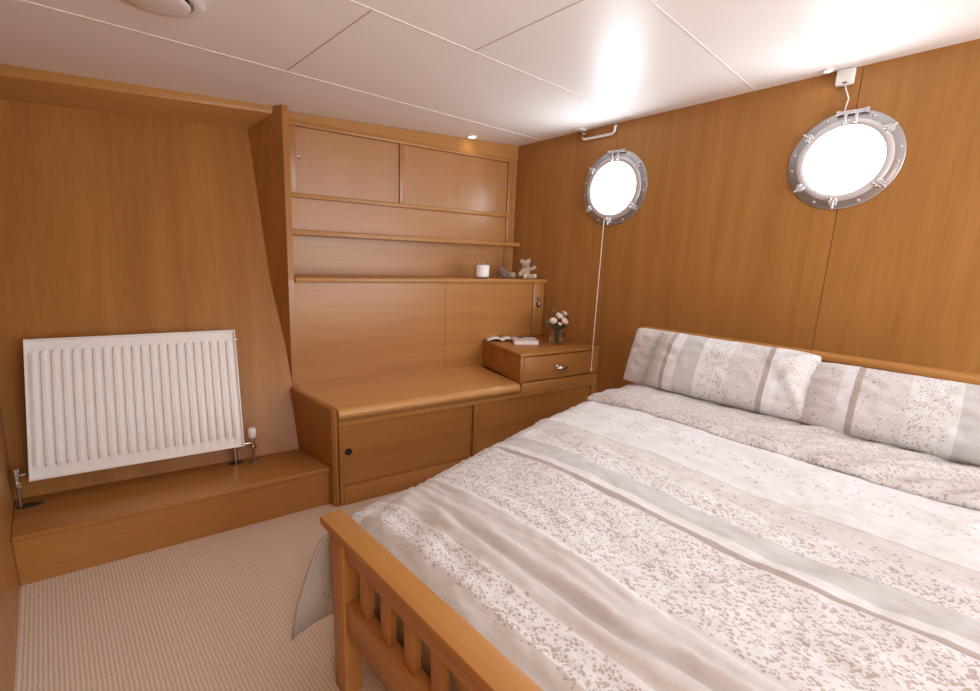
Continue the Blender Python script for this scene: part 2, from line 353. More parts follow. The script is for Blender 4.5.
# alcove: leaning back panel, top board, splayed side panel
def vpan(z): return -0.52 + 0.341*(z-0.225)
b = MB()
for ua, e0, e1, e2 in ((-3.4, -2.4225, -2.4225, -2.4225), (-2.4215, -1.825, -1.843, -1.955)):
    for z0, z1, ea, eb in ((0.0, 0.56, e0, e0), (0.56, 2.30, e1, e2)):
        b.hexa([(ua, vpan(z0), z0), (ea, vpan(z0), z0), (ea, vpan(z0)+0.03, z0), (ua, vpan(z0)+0.03, z0),
                (ua, vpan(z1), z1), (eb, vpan(z1), z1), (eb, vpan(z1)+0.03, z1), (ua, vpan(z1)+0.03, z1)])
o = b.build('wall_alcove', M_LEAN); o.rotation_euler = (0, 0, AL); struct(o)
b = MB()   # board along the head of the alcove
def zl(u, v): return zceil_l(u, v)
b.hexa([(-3.16, -0.065, zl(-3.1, -.065)-0.052), (-1.80, -0.055, zl(-1.8, -.05)-0.040), (-1.80, 0.30, zl(-1.8, -.05)-0.185), (-3.16, 0.30, 1.945),
        (-3.16, -0.065, zl(-3.1, -.065)+0.01), (-1.80, -0.055, zl(-1.8, -.05)+0.01), (-1.80, 0.30, 2.24), (-3.16, 0.30, 2.24)], 0.003)
o = b.build('trim_8', M_EDGE, None, 40); o.rotation_euler = (0, 0, AL); struct(o)
b = MB()   # side panel of the alcove
zt = zl(-1.77, -0.115)+0.004
LV = [(0.01, ((-1.838, -0.364), (-1.803, -0.364), (-1.795, -0.20), (-1.868, -0.335))), (0.56, ((-1.838, -0.364), (-1.803, -0.364), (-1.795, -0.20), (-1.868, -0.335))),
      (1.20, ((-1.830, -0.357), (-1.798, -0.357), (-1.780, 0.0), (-1.934, -0.136))), (zt, ((-1.786, -0.115), (-1.753, -0.115), (-1.745, 0.25), (-1.995, 0.209)))]
def lvmix(A, B, f): return (A[0]+(B[0]-A[0])*f, tuple((p[0]+(q[0]-p[0])*f, p[1]+(q[1]-p[1])*f) for p, q in zip(A[1], B[1])))
LV = [LV[0]] + [lvmix(LV[1], LV[2], i/12) for i in range(12)] + [lvmix(LV[2], LV[3], i/12) for i in range(13)]
vr = [[b.bm.verts.new((u, v, z)) for u, v in c4] for z, c4 in LV]
for A, B in zip(vr, vr[1:]):
    for k in range(4): b.bm.faces.new([A[k], A[(k+1) % 4], B[(k+1) % 4], B[k]])
b.bm.faces.new(vr[0]); b.bm.faces.new(vr[-1]); bmesh.ops.recalc_face_normals(b.bm, faces=b.bm.faces)
o = b.build('trim_9', M_VERT); o.rotation_euler = (0, 0, AL); struct(o)

# ------------------------------------------------------------------ portholes
def porthole(idx, y, z, k):
    t = bpy.data.objects.new('window_%d' % idx, None); C.objects.link(t); t.location = (0, y, z); ROOTS[t.name] = 'W'; struct(t)
    X = (-1, 0, 0); K = lambda pr: [(r*k, h) for r, h in pr]
    def ring(name, prof, m, ang=35): return MB().lathe(K(prof), (0, y, z), X, 96, False).build(name, m, t, ang)
    ring('flange', [(0.180, -0.02), (0.180, 0.004), (0.184, 0.010), (0.226, 0.010), (0.2325, 0.006), (0.2325, -0.004), (0.180, -0.004)], M_STEEL)
    ring('glass_frame', [(0.160, -0.02), (0.160, 0.012), (0.163, 0.017), (0.170, 0.020), (0.186, 0.020), (0.193, 0.017), (0.195, 0.008), (0.160, 0.004)], M_ALU)
    ring('trunk', [(0.166, -0.02), (0.184, -0.022), (0.184, -0.046), (0.1855, -0.046), (0.1855, -0.02), (0.166, -0.02)], M_TRUNK)
    MB().lathe(K([(0.0, 0.005), (0.162, 0.005), (0.162, 0.010), (0.0, 0.010)]), (0, y, z), X, 64, False).build('glass', M_PANE, t, 35)
    def pol(a, r, h): a = math.radians(a); return Vector((-h, y - math.sin(a)*r*k, z + math.cos(a)*r*k))   # clock angle seen from the cabin
    for a in (52, 127, 182, 233, 308):
        b = MB(); c = pol(a, 0.200, 0.026); rad = (pol(a, 0.2, 0) - pol(a, 0.1, 0)).normalized(); tan = Vector((1, 0, 0)).cross(rad)
        def br(c, lr, lt, lh):
            ps = []
            for sh in (-1, 1):
                for sr, st in ((-1, -1), (1, -1), (1, 1), (-1, 1)): ps.append(c + rad*sr*lr + tan*st*lt + Vector((-1, 0, 0))*sh*lh)
            b.hexa(ps, 0.002, 1)
        br(c + tan*0.011 + Vector((0.010, 0, 0)), 0.016, 0.004, 0.014); br(c - tan*0.011 + Vector((0.010, 0, 0)), 0.016, 0.004, 0.014)
        b.cyl(c - tan*0.019, c + tan*0.019, 0.005, None, 10)
        b.cyl(c - rad*0.010, c + rad*0.026, 0.0065, None, 12); b.ball(c + rad*0.026, 0.007, 10)
        b.build('dog_clamp', M_ALU, t, 40)
    b = MB(); c = pol(2, 0.222, 0.022)   # hinge at the crown
    b.cyl(c + Vector((0, 0.05, 0)), c - Vector((0, 0.05, 0)), 0.009, None, 14)
    b.box(-0.030, -0.004, y-0.03, y-0.018, z+0.170*k, z+0.226*k, 0.002, 1); b.box(-0.030, -0.004, y+0.012, y+0.024, z+0.170*k, z+0.226*k, 0.002, 1)
    b.cyl(c + Vector((0, 0.062, 0)), c + Vector((0, 0.05, 0)), 0.012, None, 12); b.cyl(c - Vector((0, 0.062, 0)), c - Vector((0, 0.05, 0)), 0.012, None, 12)
    b.build('hinge', M_ALU, t, 40)
    for a in (25, 80, 97, 155, 205, 262, 283, 335):
        c = pol(a, 0.214, 0.010); MB().lathe([(0, 0.005), (0.005, 0.004), (0.0075, 0.0), (0.0075, -0.001)], c, X, 12).build('flange_screw', M_ALU, t, 40)
    return t
porthole(1, PH[0][0], PH[0][1], 1.07); porthole(2, PH[1][0], PH[1][1], 0.985)

# ------------------------------------------------------------------ alcove ledge under the radiator
BE0, BEM, BE1 = (-1.862, -0.368), (-1.840, -0.520), (-1.722, -0.885)     # outer face of the bench end, back and front
def ube(v):
    A, B = (BE0, BEM) if v > BEM[1] else (BEM, BE1)
    return A[0] + (B[0]-A[0])*(v-A[1])/(B[1]-A[1])
def ul(v): return (-3.071 + v*sa)/ca              # u on the left wall face
t = thing('boxed_ledge', 'low wooden boxed-in ledge running under the white radiator', 'ledge', (-2.4, -0.854, 0), 'L')
def ledge(d, vb, z0, z1, zb, bev=0.0):
    """board with its front edge at the (slightly skewed) ledge front moved by d, back edge at v = vb"""
    fl, fr = -0.884+d, -0.842+d; ur = ube(fr)-0.002
    q = [(ul(fl)-0.003, fl), (ur, fr), (ube(vb)-0.002, vb), (ul(vb)-0.003, vb)]
    return MB().hexa([(u, v, z0) for u, v in q] + [(u, v, z1) for u, v in q], bev)
ledge(0.010, -0.81, 0, 0.2025, 0).build('front_board', M_HOR, t)
ledge(-0.008, -0.528, 0.203, 0.225, 0, 0.003).build('ledge_top', M_HOR, t, 40)

# ------------------------------------------------------------------ radiator
A_BL, A_BR = Vector((-3.016, 0.042, 0.336)), Vector((-2.207, -0.144, 0.336))
A_TL = Vector((-2.969, 0.246, 0.933))
t = thing('radiator', 'white ribbed panel radiator mounted on the leaning alcove panel', 'radiator', (-2.61, -0.05, 0.336), 'W')
ex = (A_BR-A_BL); RWd = ex.length; ex = ex.normalized()
ez = (A_TL-A_BL); ez = (ez - ex*ez.dot(ex)); RH = ez.length; ez = ez.normalized(); en = ex.cross(ez).normalized()   # en points to the room
def rp(a, h, d): return A_BL + ex*a + ez*h + en*d
b = MB()
prof = []                       # pressed flutes across the width
N = 22; m0 = 0.014; pitch = (RWd-2*m0)/N
for k in range(N):
    x0 = m0 + k*pitch
    prof += [(x0+0.16*pitch, 1), (x0+0.42*pitch, 1), (x0+0.56*pitch, 0), (x0+1.0*pitch, 0)]
hs = [(0.0, 0), (0.055, 0), (0.070, 1), (RH-0.070, 1), (RH-0.055, 0), (RH, 0)]
xs = [(0.004, 0)] + prof + [(RWd-0.004, 0)]
b.grid([[rp(x, min(max(h, 0.004), RH-0.004), -0.016 + 0.017*(rx*rh)) for x, rx in xs] for h, rh in hs])
b.build('front_panel', M_WHITE, t, 50)
b = MB(); fr = 0.007
for q in ((0, fr, 0, RH), (RWd-fr, RWd, 0, RH), (fr, RWd-fr, 0, fr), (fr, RWd-fr, RH-fr, RH)):
    ps = [rp(a, h, d) for d in (-0.060, 0.0) for a, h in ((q[0], q[2]), (q[1], q[2]), (q[1], q[3]), (q[0], q[3]))]
    b.hexa(ps, 0.0015, 1)
b.build('casing', M_WHITE, t, 40)
b = MB(); b.hexa([rp(a, h, d) for d in (-0.052, -0.030) for a, h in ((0.01, 0.01), (RWd-.01, 0.01), (RWd-.01, RH-.01), (0.01, RH-.01))]); b.build('back_panel', M_WHITE, t)
for a in (0.12, RWd-0.12):
    b = MB(); b.hexa([rp(x, h, d) for d in (-0.155, -0.05) for x, h in ((a-.015, .08), (a+.015, .08), (a+.015, RH-.08), (a-.015, RH-.08))]); b.build('wall_bracket', M_WHITE, t)
MB().cyl(rp(RWd-0.004, RH-0.05, -0.03), rp(RWd+0.010, RH-0.05, -0.03), 0.007).build('vent_plug', M_CHROME, t, 40)
# lockshield valve, left
lv = Vector((-3.052, 0.045, 0.372)); ZL = 0.2255
b = MB(); b.cyl(lv + Vector((0, 0, -0.028)), lv + Vector((0, 0, 0.024)), 0.011); b.cyl(lv, rp(0.006, 0.035, -0.03), 0.008); b.cyl(lv + Vector((0, 0, -0.052)), lv + Vector((0, 0, -0.028)), 0.015, None, 6)
b.cyl(lv + Vector((0, 0, 0.020)), lv + Vector((0, 0, 0.036)), 0.0145); b.build('lockshield_valve', M_CHROME, t, 40)
MB().cyl(Vector((lv.x, lv.y, ZL)), lv + Vector((0, 0, -0.05)), 0.006).build('pipe', M_COPPER, t, 40)
# thermostatic valve, right
rv = rp(RWd+0.040, 0.010, -0.03)
b = MB(); b.cyl(rv + Vector((0, 0, -0.03)), rv + Vector((0, 0, 0.03)), 0.012); b.cyl(rv, rp(RWd-0.006, 0.010, -0.03), 0.008); b.cyl(rv + Vector((0, 0, -0.034)), rv + Vector((0, 0, -0.016)), 0.017, None, 6)
vb = b.build('thermostatic_valve', M_CHROME, t, 40)
MB().lathe([(0.015, 0.030), (0.019, 0.036), (0.020, 0.070), (0.017, 0.082), (0.012, 0.085)], rv, (0, 0, 1), 20).build('valve_cap', M_PLASTIC, vb, 40)
MB().cyl(Vector((rv.x, rv.y, ZL)), rv + Vector((0, 0, -0.03)), 0.0075).build('pipe', M_COPPER, t, 40)
ft = L2W(-2.167, -0.569, 0)
MB().cyl(Vector((ft.x, ft.y, ZL)), Vector((ft.x, ft.y, 0.36)), 0.011).build('pipe', M_CHROME, t, 40)
# dark collars on the ledge
def collar(p, rx, ry, label, m):
    b = MB(); n = 28
    b.lathe([(0.35, 0.0), (1.0, 0.0), (1.0, 0.5), (0.9, 1.0), (0.35, 1.0)], (0, 0, 0), (0, 0, 1), n, False)
    for v in b.bm.verts: v.co = Vector((v.co.x*rx, v.co.y*ry, v.co.z*0.004))
    placed(b, 'pipe_collar', m, (p.x, p.y, 0.2252), label, 'pipe collar', 40, 'pipe collars on the ledge', AL)
collar(Vector((lv.x+0.027, lv.y+0.002, 0)), 0.045, 0.022, 'dark oval pipe collar at the left end of the ledge below the left valve', M_DARK)
collar(ft, 0.038, 0.020, 'dark pipe collar on the ledge below the right lower corner of the radiator', M_DARK)
collar(Vector((rv.x, rv.y, 0)), 0.030, 0.020, 'brown pipe collar on the ledge below the white capped valve', M_COPPER)

# ------------------------------------------------------------------ upper wall cabinet with two sliding doors
v0 = 0.0
t = thing('wall_cabinet', 'wide wooden wall cabinet under the ceiling with two sliding doors', 'cabinet', (-0.88, 0.01, 1.51), 'L')
uL = upil(2.0)+0.002; uR = -0.046
b = MB()
def ztop(u): return zceil_l(u, 0.0)-0.003
b.hexa([(upil(2.17)+.002, -0.004, 2.150), (uwall(0)-0.004, -0.004, 2.150), (uwall(0)-0.004, 0.011, 2.150), (upil(2.17)+.002, 0.011, 2.150),
        (upil(2.17)+.002, -0.004, ztop(-1.74)), (uwall(0)-0.004, -0.004, ztop(0)), (uwall(0)-0.004, 0.011, ztop(0)), (upil(2.17)+.002, 0.011, ztop(-1.74))])
b.build('fascia', M_EDGE, t)
b = MB(); b.box(uL, uR, -0.016, 0.011, 2.128, 2.158, 0.003); b.build('top_rail', M_EDGE, t, 40)
b = MB(); b.box(upil(1.71)+.002, uR, -0.024, 0.011, 1.700, 1.728, 0.003); b.build('bottom_rail', M_EDGE, t, 40)
b = MB(); b.box(uL, -1.703, -0.012, 0.011, 1.728, 2.128, 0.002); b.build('stile', M_VERT, t, 40)
b = MB(); b.box(-1.022, -0.985, -0.012, 0.011, 1.728, 2.128, 0.002); b.build('stile', M_VERT, t, 40)
b = MB(); b.box(-0.098, uR, -0.012, 0.011, 1.502, 2.158, 0.002); b.build('stile', M_VERT, t, 40)
for nm, u0, u1, pu in (('l', -1.702, -1.023, -1.685), ('r', -0.984, -0.099, -0.150)):
    d = MB(); d.box(u0, u1, 0.001, 0.010, 1.729, 2.127, 0.001, 1); d = d.build('sliding_door', M_VERT, t)
    MB().lathe([(0.006, 0.0), (0.0085, 0.001), (0.011, 0.001), (0.012, -0.001)], (pu, 0.001, 1.945), (0, -1, 0), 18).build('finger_pull', M_PEWTER, d, 40)
b = MB(); b.box(upil(1.6)+.002, -0.099, 0.0, 0.011, 1.502, 1.700); b.build('lower_panel', M_HOR, t)
t = MB(); us = upil(1.49)+0.003
t.hexa([(us-1e-3, -0.069, 1.466), (uwall(-0.069)-0.003, -0.069, 1.466), (uwall(0.01)-0.003, 0.011, 1.466), (us, 0.011, 1.466),
        (us-1e-3, -0.069, 1.500), (uwall(-0.069)-0.003, -0.069, 1.500), (uwall(0.01)-0.003, 0.011, 1.500), (us, 0.011, 1.500)], 0.005, 3)
for v in t.bm.verts: v.co -= Vector((-0.88, 0, 1.466))
placed(t, 'wall_shelf', M_EDGE, L2W(-0.88, 0, 1.466), 'narrow empty wooden shelf directly below the sliding-door wall cabinet', 'shelf', 40, None, AL)
t = MB(); us = -1.795
t.hexa([(us, -0.372, 1.187), (uwall(-0.372)-0.003, -0.372, 1.187), (uwall(0.01)-0.003, 0.011, 1.187), (us, 0.011, 1.187),
        (us, -0.372, 1.216), (uwall(-0.372)-0.003, -0.372, 1.216), (uwall(0.01)-0.003, 0.011, 1.216), (us, 0.011, 1.216)], 0.006, 3)
for v in t.bm.verts: v.co -= Vector((-0.88, -0.18, 1.187))
placed(t, 'wall_shelf', M_EDGE, L2W(-0.88, -0.18, 1.187), 'wooden ledge shelf holding the candle jar and the teddy bear', 'shelf', 40, None, AL)
# end stiles on the recess and the lower panel
b = MB(); b.box(-0.098, uR, 0.004, 0.0115, 1.217, 1.465, 0.001, 1); o = b.build('trim_10', M_VERT); o.rotation_euler = (0, 0, AL); struct(o)
b = MB(); b.box(-0.046, 0.062, -0.364, -0.352, 0.765, 1.186, 0.003); o = b.build('trim_11', M_VERT, None, 40); o.rotation_euler = (0, 0, AL); struct(o)
# little latch on that stile
t = thing('hook_latch', 'small dark metal latch with oval knob on the corner stile above the books', 'latch', (0.004, -0.3645, 1.03), 'L')
b = MB(); b.lathe([(0.0, 0.004), (0.010, 0.003), (0.012, 0.0)], (0.002, -0.3645, 1.062), (0, -1, 0), 16); b.build('keyhole_plate', M_PEWTER, t, 40)
b = MB(); b.cyl((0.004, -0.3645, 1.018), (0.004, -0.376, 1.018), 0.008); b.ball((0.004, -0.383, 1.018), (0.016, 0.010, 0.024), 16); b.build('knob', M_PEWTER, t, 180)

# ------------------------------------------------------------------ storage bench
DF = -0.885
t = thing('storage_bench', 'long wooden storage bench with rounded seat and two sliding doors', 'bench', (-0.9, -0.885, 0), 'L')
wl = lambda v: uwall(v)-0.004
b = MB()
oc = [(BE0, BE0[0]+0.050), (BEM, BEM[0]+0.040), (BE1, BE1[0]+0.028)]
vr = [[b.bm.verts.new(p) for p in ((q[0], q[1], 0), (ur, q[1], 0), (ur, q[1], 0.574), (q[0], q[1], 0.574))] for q, ur in oc]
for A, B in zip(vr, vr[1:]):
    for k in range(4): b.bm.faces.new([A[k], A[(k+1) % 4], B[(k+1) % 4], B[k]])
b.bm.faces.new(vr[0]); b.bm.faces.new(vr[-1]); bmesh.ops.recalc_face_normals(b.bm, faces=b.bm.faces)
bmesh.ops.bevel(b.bm, geom=[e for e in b.bm.edges if all(v.co.z > 0.5 for v in e.verts) or abs(e.verts[0].co.x-e.verts[1].co.x)+abs(e.verts[0].co.y-e.verts[1].co.y) < 1e-6], offset=0.008, segments=3, affect='EDGES')
for v in b.bm.verts:                                # the end follows the rounded seat edge at the front top
    if v.co.z > 0.5 and v.co.y < -0.86: v.co.z -= 0.012
b.build('end_panel', M_VERT, t, 40)
# seat board with a big bullnose: profile (v, z) extruded along u
def bull(vf, vb, zb, zt_, r, n=10):
    pr = [(vb, zb)]
    pr += [(vf+0.012, zb)]
    for k in range(n+1):
        a = PI + PI/2 - (PI/2+PI/2)*k/n
        pr.append((vf+r + r*math.cos(a)*1.0, (zb+zt_)/2 + (zt_-zb)/2*math.sin(a)))
    pr += [(vb, zt_)]
    return pr
pr = bull(DF-0.020, -0.353, 0.494, 0.561, 0.046)
b = MB(); ns = 2
rows = []
for uu in (0, 1):
    rows.append([((ube(max(v, DF))+0.030 if uu == 0 else -0.524), v, z) for v, z in pr])
b.grid(rows + []); 
for r in rows: b.bm.faces.new([b.bm.verts.new(Vector(p)) for p in r])
bmesh.ops.remove_doubles(b.bm, verts=b.bm.verts, dist=1e-5); bmesh.ops.recalc_face_normals(b.bm, faces=b.bm.faces)
b.build('seat', M_SEAT, t, 50)
b = MB(); b.box(ube(DF)+0.029, -0.505, DF-0.002, DF+0.028, 0.462, 0.500, 0.002); b.build('top_rail', M_EDGE, t, 40)
b = MB(); b.box(-0.505, wl(DF), DF-0.004, DF+0.022, 0.462, 0.556, 0.003); b.build('top_rail', M_EDGE, t, 40)
b = MB(); b.box(ube(DF)+0.0495, wl(DF), DF-0.004, DF+0.028, 0.0, 0.106, 0.002); b.build('bottom_rail', M_EDGE, t, 40)
b = MB(); b.box(ube(DF)+0.0285, ube(DF)+0.049, DF-0.001, DF+0.026, 0.0, 0.462); b.build('stile', M_VERT, t, 40)
b = MB(); b.box(-0.862, -0.828, DF-0.001, DF+0.020, 0.106, 0.462, 0.003); b.build('stile', M_VERT, t, 40)
b = MB(); b.box(0.150, wl(DF), DF-0.001, DF+0.020, 0.106, 0.462, 0.003); b.build('stile', M_VERT, t, 40)
d = MB(); d.box(ube(DF)+0.050, -0.863, DF+0.018, DF+0.026, 0.107, 0.461, 0.001, 1); d = d.build('sliding_door', M_HOR, t)
b = MB(); b.lathe([(0.0, 0.0015), (0.0155, 0.0015), (0.019, 0.003), (0.020, -0.001)], (-1.640, DF+0.018, 0.302), (0, -1, 0), 28); b.build('finger_hole', M_BLACK, d, 40)
d = MB(); d.box(-0.827, 0.149, DF+0.014, DF+0.022, 0.107, 0.461, 0.001, 1); d = d.build('sliding_door', M_HOR, t)

# ------------------------------------------------------------------ drawer box standing on the bench end
UD = -0.519
t = thing('drawer_unit', 'wooden bedside drawer box on the right end of the bench', 'drawer unit', (-0.15, -0.62, 0.561), 'L')
b = MB(); q4 = [(UD, DF+0.004), (UD+0.02, DF+0.004), (-0.468, -0.356), (-0.488, -0.356)]; b.hexa([(u, v, 0.561) for u, v in q4]+[(u, v, 0.739) for u, v in q4]); b.build('side_panel', M_HOR, t)
b = MB()
b.hexa([(UD-0.008, DF-0.010, 0.739), (wl(DF-.01), DF-0.010, 0.739), (wl(-.356), -0.356, 0.739), (-0.494, -0.356, 0.739),
        (UD-0.008, DF-0.010, 0.760), (wl(DF-.01), DF-0.010, 0.760), (wl(-.356), -0.356, 0.760), (-0.494, -0.356, 0.760)], 0.004); b.build('top', M_HOR, t, 40)
b = MB(); b.box(UD, -0.481, DF-0.001, DF+0.020, 0.561, 0.739, 0.002); b.build('stile', M_VERT, t, 40)
b = MB(); b.box(0.126, wl(DF), DF-0.001, DF+0.020, 0.561, 0.739, 0.002); b.build('stile', M_VERT, t, 40)
d = MB(); d.box(-0.479, 0.124, DF+0.004, DF+0.020, 0.563, 0.731, 0.002); d = d.build('drawer', M_HOR, t, 40)
b = MB(); c = (-0.172, DF, 0.640)                     # cup-like ring pull
b.cyl((c[0]-0.018, DF+0.004, c[2]), (c[0]-0.018, DF-0.020, c[2]), 0.008); b.lathe([(0.0, 0.004), (0.014, 0.003), (0.018, 0.0)], (c[0]-.018, DF+.004, c[2]), (0, -1, 0), 16)
b.tube([(c[0]-0.045, DF-0.020, c[2]-0.004), (c[0]-0.02, DF-0.026, c[2]), (c[0]+0.02, DF-0.026, c[2]-0.002), (c[0]+0.05, DF-0.020, c[2]-0.006)], [0.007, 0.012, 0.013, 0.006], 12)
b.build('handle', M_CHROME, d, 50)

# ------------------------------------------------------------------ ceiling fittings
def zc_w(p): return zceil(p[0], p[1])
vx, vy = -2.500, -0.588
t = thing('ceiling_vent', 'round white ceiling air vent above the radiator', 'air vent', (vx, vy, zceil(vx, vy)), 'W')
MB().lathe([(0.10, -0.002), (0.150, -0.002), (0.152, -0.006), (0.142, -0.011), (0.128, -0.015), (0.116, -0.014), (0.111, -0.005), (0.10, -0.002)], (vx, vy, zceil(vx, vy)), (0, 0, 1), 64, False).build('rim', M_PLASTIC, t, 50)
MB().lathe([(0.0, -0.026), (0.085, -0.026), (0.102, -0.023), (0.106, -0.020), (0.098, -0.017), (0.0, -0.015)], (vx, vy, zceil(vx, vy)), (0, 0, 1), 64, False).build('disc', M_PLASTIC, t, 50)
MB().lathe([(0.0, -0.0026), (0.116, -0.0026)], (vx, vy, zceil(vx, vy)), (0, 0, 1), 40, False).build('throat', M_BLACK, t)
M_BULB = mat('lamp_glow', (1, 0.9, 0.75), 0.5, 0, Emission_Color=(1, 0.86, 0.62, 1), Emission_Strength=5.0)
def downlight(x, y, r, label, power):
    z = zceil(x, y)
    t = thing('downlight', label, 'downlight', (x, y, z), 'W', 'ceiling downlights')
    MB().lathe([(r*0.66, -0.001), (r*0.70, -0.008), (r*0.95, -0.006), (r, -0.001)], (x, y, z), (0, 0, 1), 32, False).build('bezel', M_PLASTIC, t, 50)
    MB().lathe([(0.0, -0.004), (r*0.66, -0.003)], (x, y, z), (0, 0, 1), 24, False).build('lens', M_BULB, t)
    l = bpy.data.lights.new('downlight_beam', 'SPOT'); l.energy = power; l.color = (1, 0.85, 0.66); l.spot_size = 2.4; l.spot_blend = 0.8; l.shadow_soft_size = 0.02
    o = bpy.data.objects.new('downlight_beam', l); C.objects.link(o); o.location = (x, y, z-0.015)
downlight(-0.476, 0.046, 0.042, 'small lit downlight in the ceiling above the wall cabinet', 0.25)
downlight(-0.060, -2.052, 0.024, 'small lit downlight in the ceiling beside the white switch box', 0.12)
# white blind bracket over the far porthole and the cord that hangs from it
t = thing('blind_bracket', 'white looped blind bracket under the ceiling above the left porthole', 'bracket', (-0.02, -0.75, 2.25), 'W')
zb = 2.222
b = MB(); pts = [(-0.001, -0.625, 2.268), (-0.016, -0.625, 2.262), (-0.020, -0.625, zb+0.012), (-0.020, -0.640, zb), (-0.020, -0.870, zb+0.004), (-0.020, -0.885, zb+0.016), (-0.016, -0.885, 2.275), (-0.001, -0.885, 2.28)]
b.tube(pts, 0.009, 10); b.build('loop', M_PLASTIC, t, 60)
b = MB(); b.box(-0.10, -0.02, -0.66, -0.60, zceil(-.06, -.63)-0.010, zceil(-.06, -.63)-0.001, 0.002); b.build('ceiling_tab', M_PLASTIC, t, 40)
M_CORD = mat('pale_cord', (0.72, 0.62, 0.52), 0.7)
t = thing('pull_cord', 'thin pale cord hanging from the left porthole past the drawer box', 'cord', (-0.04, -0.87, 1.63), 'W')
pts = [(-0.036, -0.872, 1.665), (-0.040, -0.874, 1.60), (-0.065, -0.888, 1.20), (-0.105, -0.912, 0.83), (-0.135, -0.932, 0.62)]
MB().tube(pts, 0.0035, 6).build('line', M_CORD, t, 60)
MB().lathe([(0.003, 0.0), (0.008, -0.006), (0.009, -0.02), (0.004, -0.026)], pts[-1], (0, 0, 1), 12).build('toggle', M_CORD, t, 60)
t = thing('switch_box', 'white plastic switch box at the ceiling above the right porthole', 'switch box', (-0.012, -2.11, 2.26), 'W')
b = MB(); b.box(-0.030, -0.001, -2.155, -2.082, 2.252, 2.325, 0.008, 3); hb = b.build('housing', M_PLASTIC, t, 40)
b = MB(); b.box(-0.032, -0.0295, -2.130, -2.112, 2.258, 2.264, 0.001, 1); b.build('slot', M_DARK, hb)
MB().tube([(-0.016, -2.122, 2.255), (-0.018, -2.132, 2.225), (-0.018, -2.146, 2.19), (-0.018, -2.142, 2.16), (-0.018, -2.140, 2.135)], 0.0035, 6).build('wire', M_PLASTIC, t, 60)

# ------------------------------------------------------------------ things on the shelf and the drawer box
cu, cv, cz = -0.492, -0.300, 1.2165
t = thing('candle_jar', 'glass jar candle with pale label and lid on the ledge shelf', 'candle', (cu, cv, cz), 'L')
MB().lathe([(0.0, 0.0), (0.050, 0.0), (0.054, 0.006), (0.054, 0.100), (0.050, 0.108), (0.046, 0.110), (0.046, 0.116), (0.042, 0.116), (0.042, 0.106), (0.049, 0.098), (0.049, 0.010), (0.0, 0.008)], (cu, cv, cz), (0, 0, 1), 40, False).build('jar', M_GLASS, t, 50)
M_WAX = mat('candle_wax', (0.86, 0.83, 0.78), 0.5, 0, Subsurface_Weight=0.2)
MB().lathe([(0.0, 0.0105), (0.047, 0.0105), (0.0475, 0.088), (0.0, 0.088)], (cu, cv, cz), (0, 0, 1), 32, False).build('wax', M_WAX, t, 50)
lab = MB(); rows = []
for h in (0.016, 0.098): rows.append([(cu+0.0547*math.sin(a), cv-0.0547*math.cos(a), cz+h) for a in [math.radians(-80+160*k/18) for k in range(19)]])
lab.grid(rows).build('label', mat('paper_label', (0.84, 0.80, 0.77), 0.6), t, 60)
MB().lathe([(0.0, 0.117), (0.047, 0.117), (0.048, 0.123), (0.030, 0.126), (0.012, 0.128), (0.012, 0.136), (0.018, 0.142), (0.015, 0.152), (0.0, 0.154)], (cu, cv, cz), (0, 0, 1), 32, False).build('lid', M_GLASS, t, 50)
# plush toys
def plushmat(name, c1, c2):
    m = mat(name, c1, 0.95); b = m.node_tree.nodes['Principled BSDF']; b.inputs['Sheen Weight'].default_value = 0.4
    n = nd(m, 'ShaderNodeTexNoise'); n.inputs['Scale'].default_value = 130; n.inputs['Detail'].default_value = 3; tc = nd(m, 'ShaderNodeTexCoord'); lk(m, tc.outputs['Object'], n.inputs['Vector'])
    r = ramp(m, [(0.3, c2), (0.7, c1)]); lk(m, n.outputs['Fac'], r.inputs[0]); lk(m, r.outputs[0], b.inputs['Base Color'])
    bp = nd(m, 'ShaderNodeBump'); bp.inputs['Strength'].default_value = 0.7; bp.inputs['Distance'].default_value = 0.004; lk(m, n.outputs['Fac'], bp.inputs['Height']); lk(m, bp.outputs[0], b.inputs['Normal']); return m
M_BEAR = plushmat('bear_plush', (0.52, 0.40, 0.30), (0.30, 0.215, 0.155)); M_PAD = plushmat('bear_pad', (0.74, 0.63, 0.54), (0.60, 0.50, 0.42))
M_MAUVE = plushmat('mauve_plush', (0.20, 0.112, 0.082), (0.13, 0.070, 0.052))
bu, bv, bz = -0.112, -0.330, 1.2165
t = thing('teddy_bear', 'small beige teddy bear sitting on the ledge shelf with one arm raised', 'soft toy', (bu, bv, bz), 'L')
b = MB(); q = lambda x, y, z: (bu+x, bv+y, bz+z)
b.ball(q(0, 0, 0.052), (0.036, 0.032, 0.046)); b.ball(q(-0.008, -0.006, 0.115), (0.036, 0.032, 0.032)); b.ball(q(-0.012, -0.032, 0.106), (0.017, 0.016, 0.014))
b.ball(q(-0.040, -0.002, 0.134), (0.019, 0.011, 0.018)); b.ball(q(0.024, -0.002, 0.140), (0.020, 0.011, 0.020))
for pts in (((0.028, -0.004, 0.078), (0.052, -0.008, 0.076), (0.074, -0.012, 0.088)), ((-0.028, -0.004, 0.070), (-0.050, -0.014, 0.050), (-0.070, -0.022, 0.038))):
    b.tube([q(*p) for p in pts], 0.014, 10); b.ball(q(*pts[-1]), 0.018, 12); b.ball(q(*pts[0]), 0.016, 12)
for pts in (((0.018, -0.012, 0.024), (0.040, -0.026, 0.020), (0.060, -0.034, 0.022)), ((-0.018, -0.012, 0.024), (-0.030, -0.034, 0.020), (-0.040, -0.046, 0.022))):
    b.tube([q(*p) for p in pts], 0.018, 10); b.ball(q(*pts[-1]), (0.020, 0.016, 0.022), 12); b.ball(q(*pts[0]), 0.022, 12)
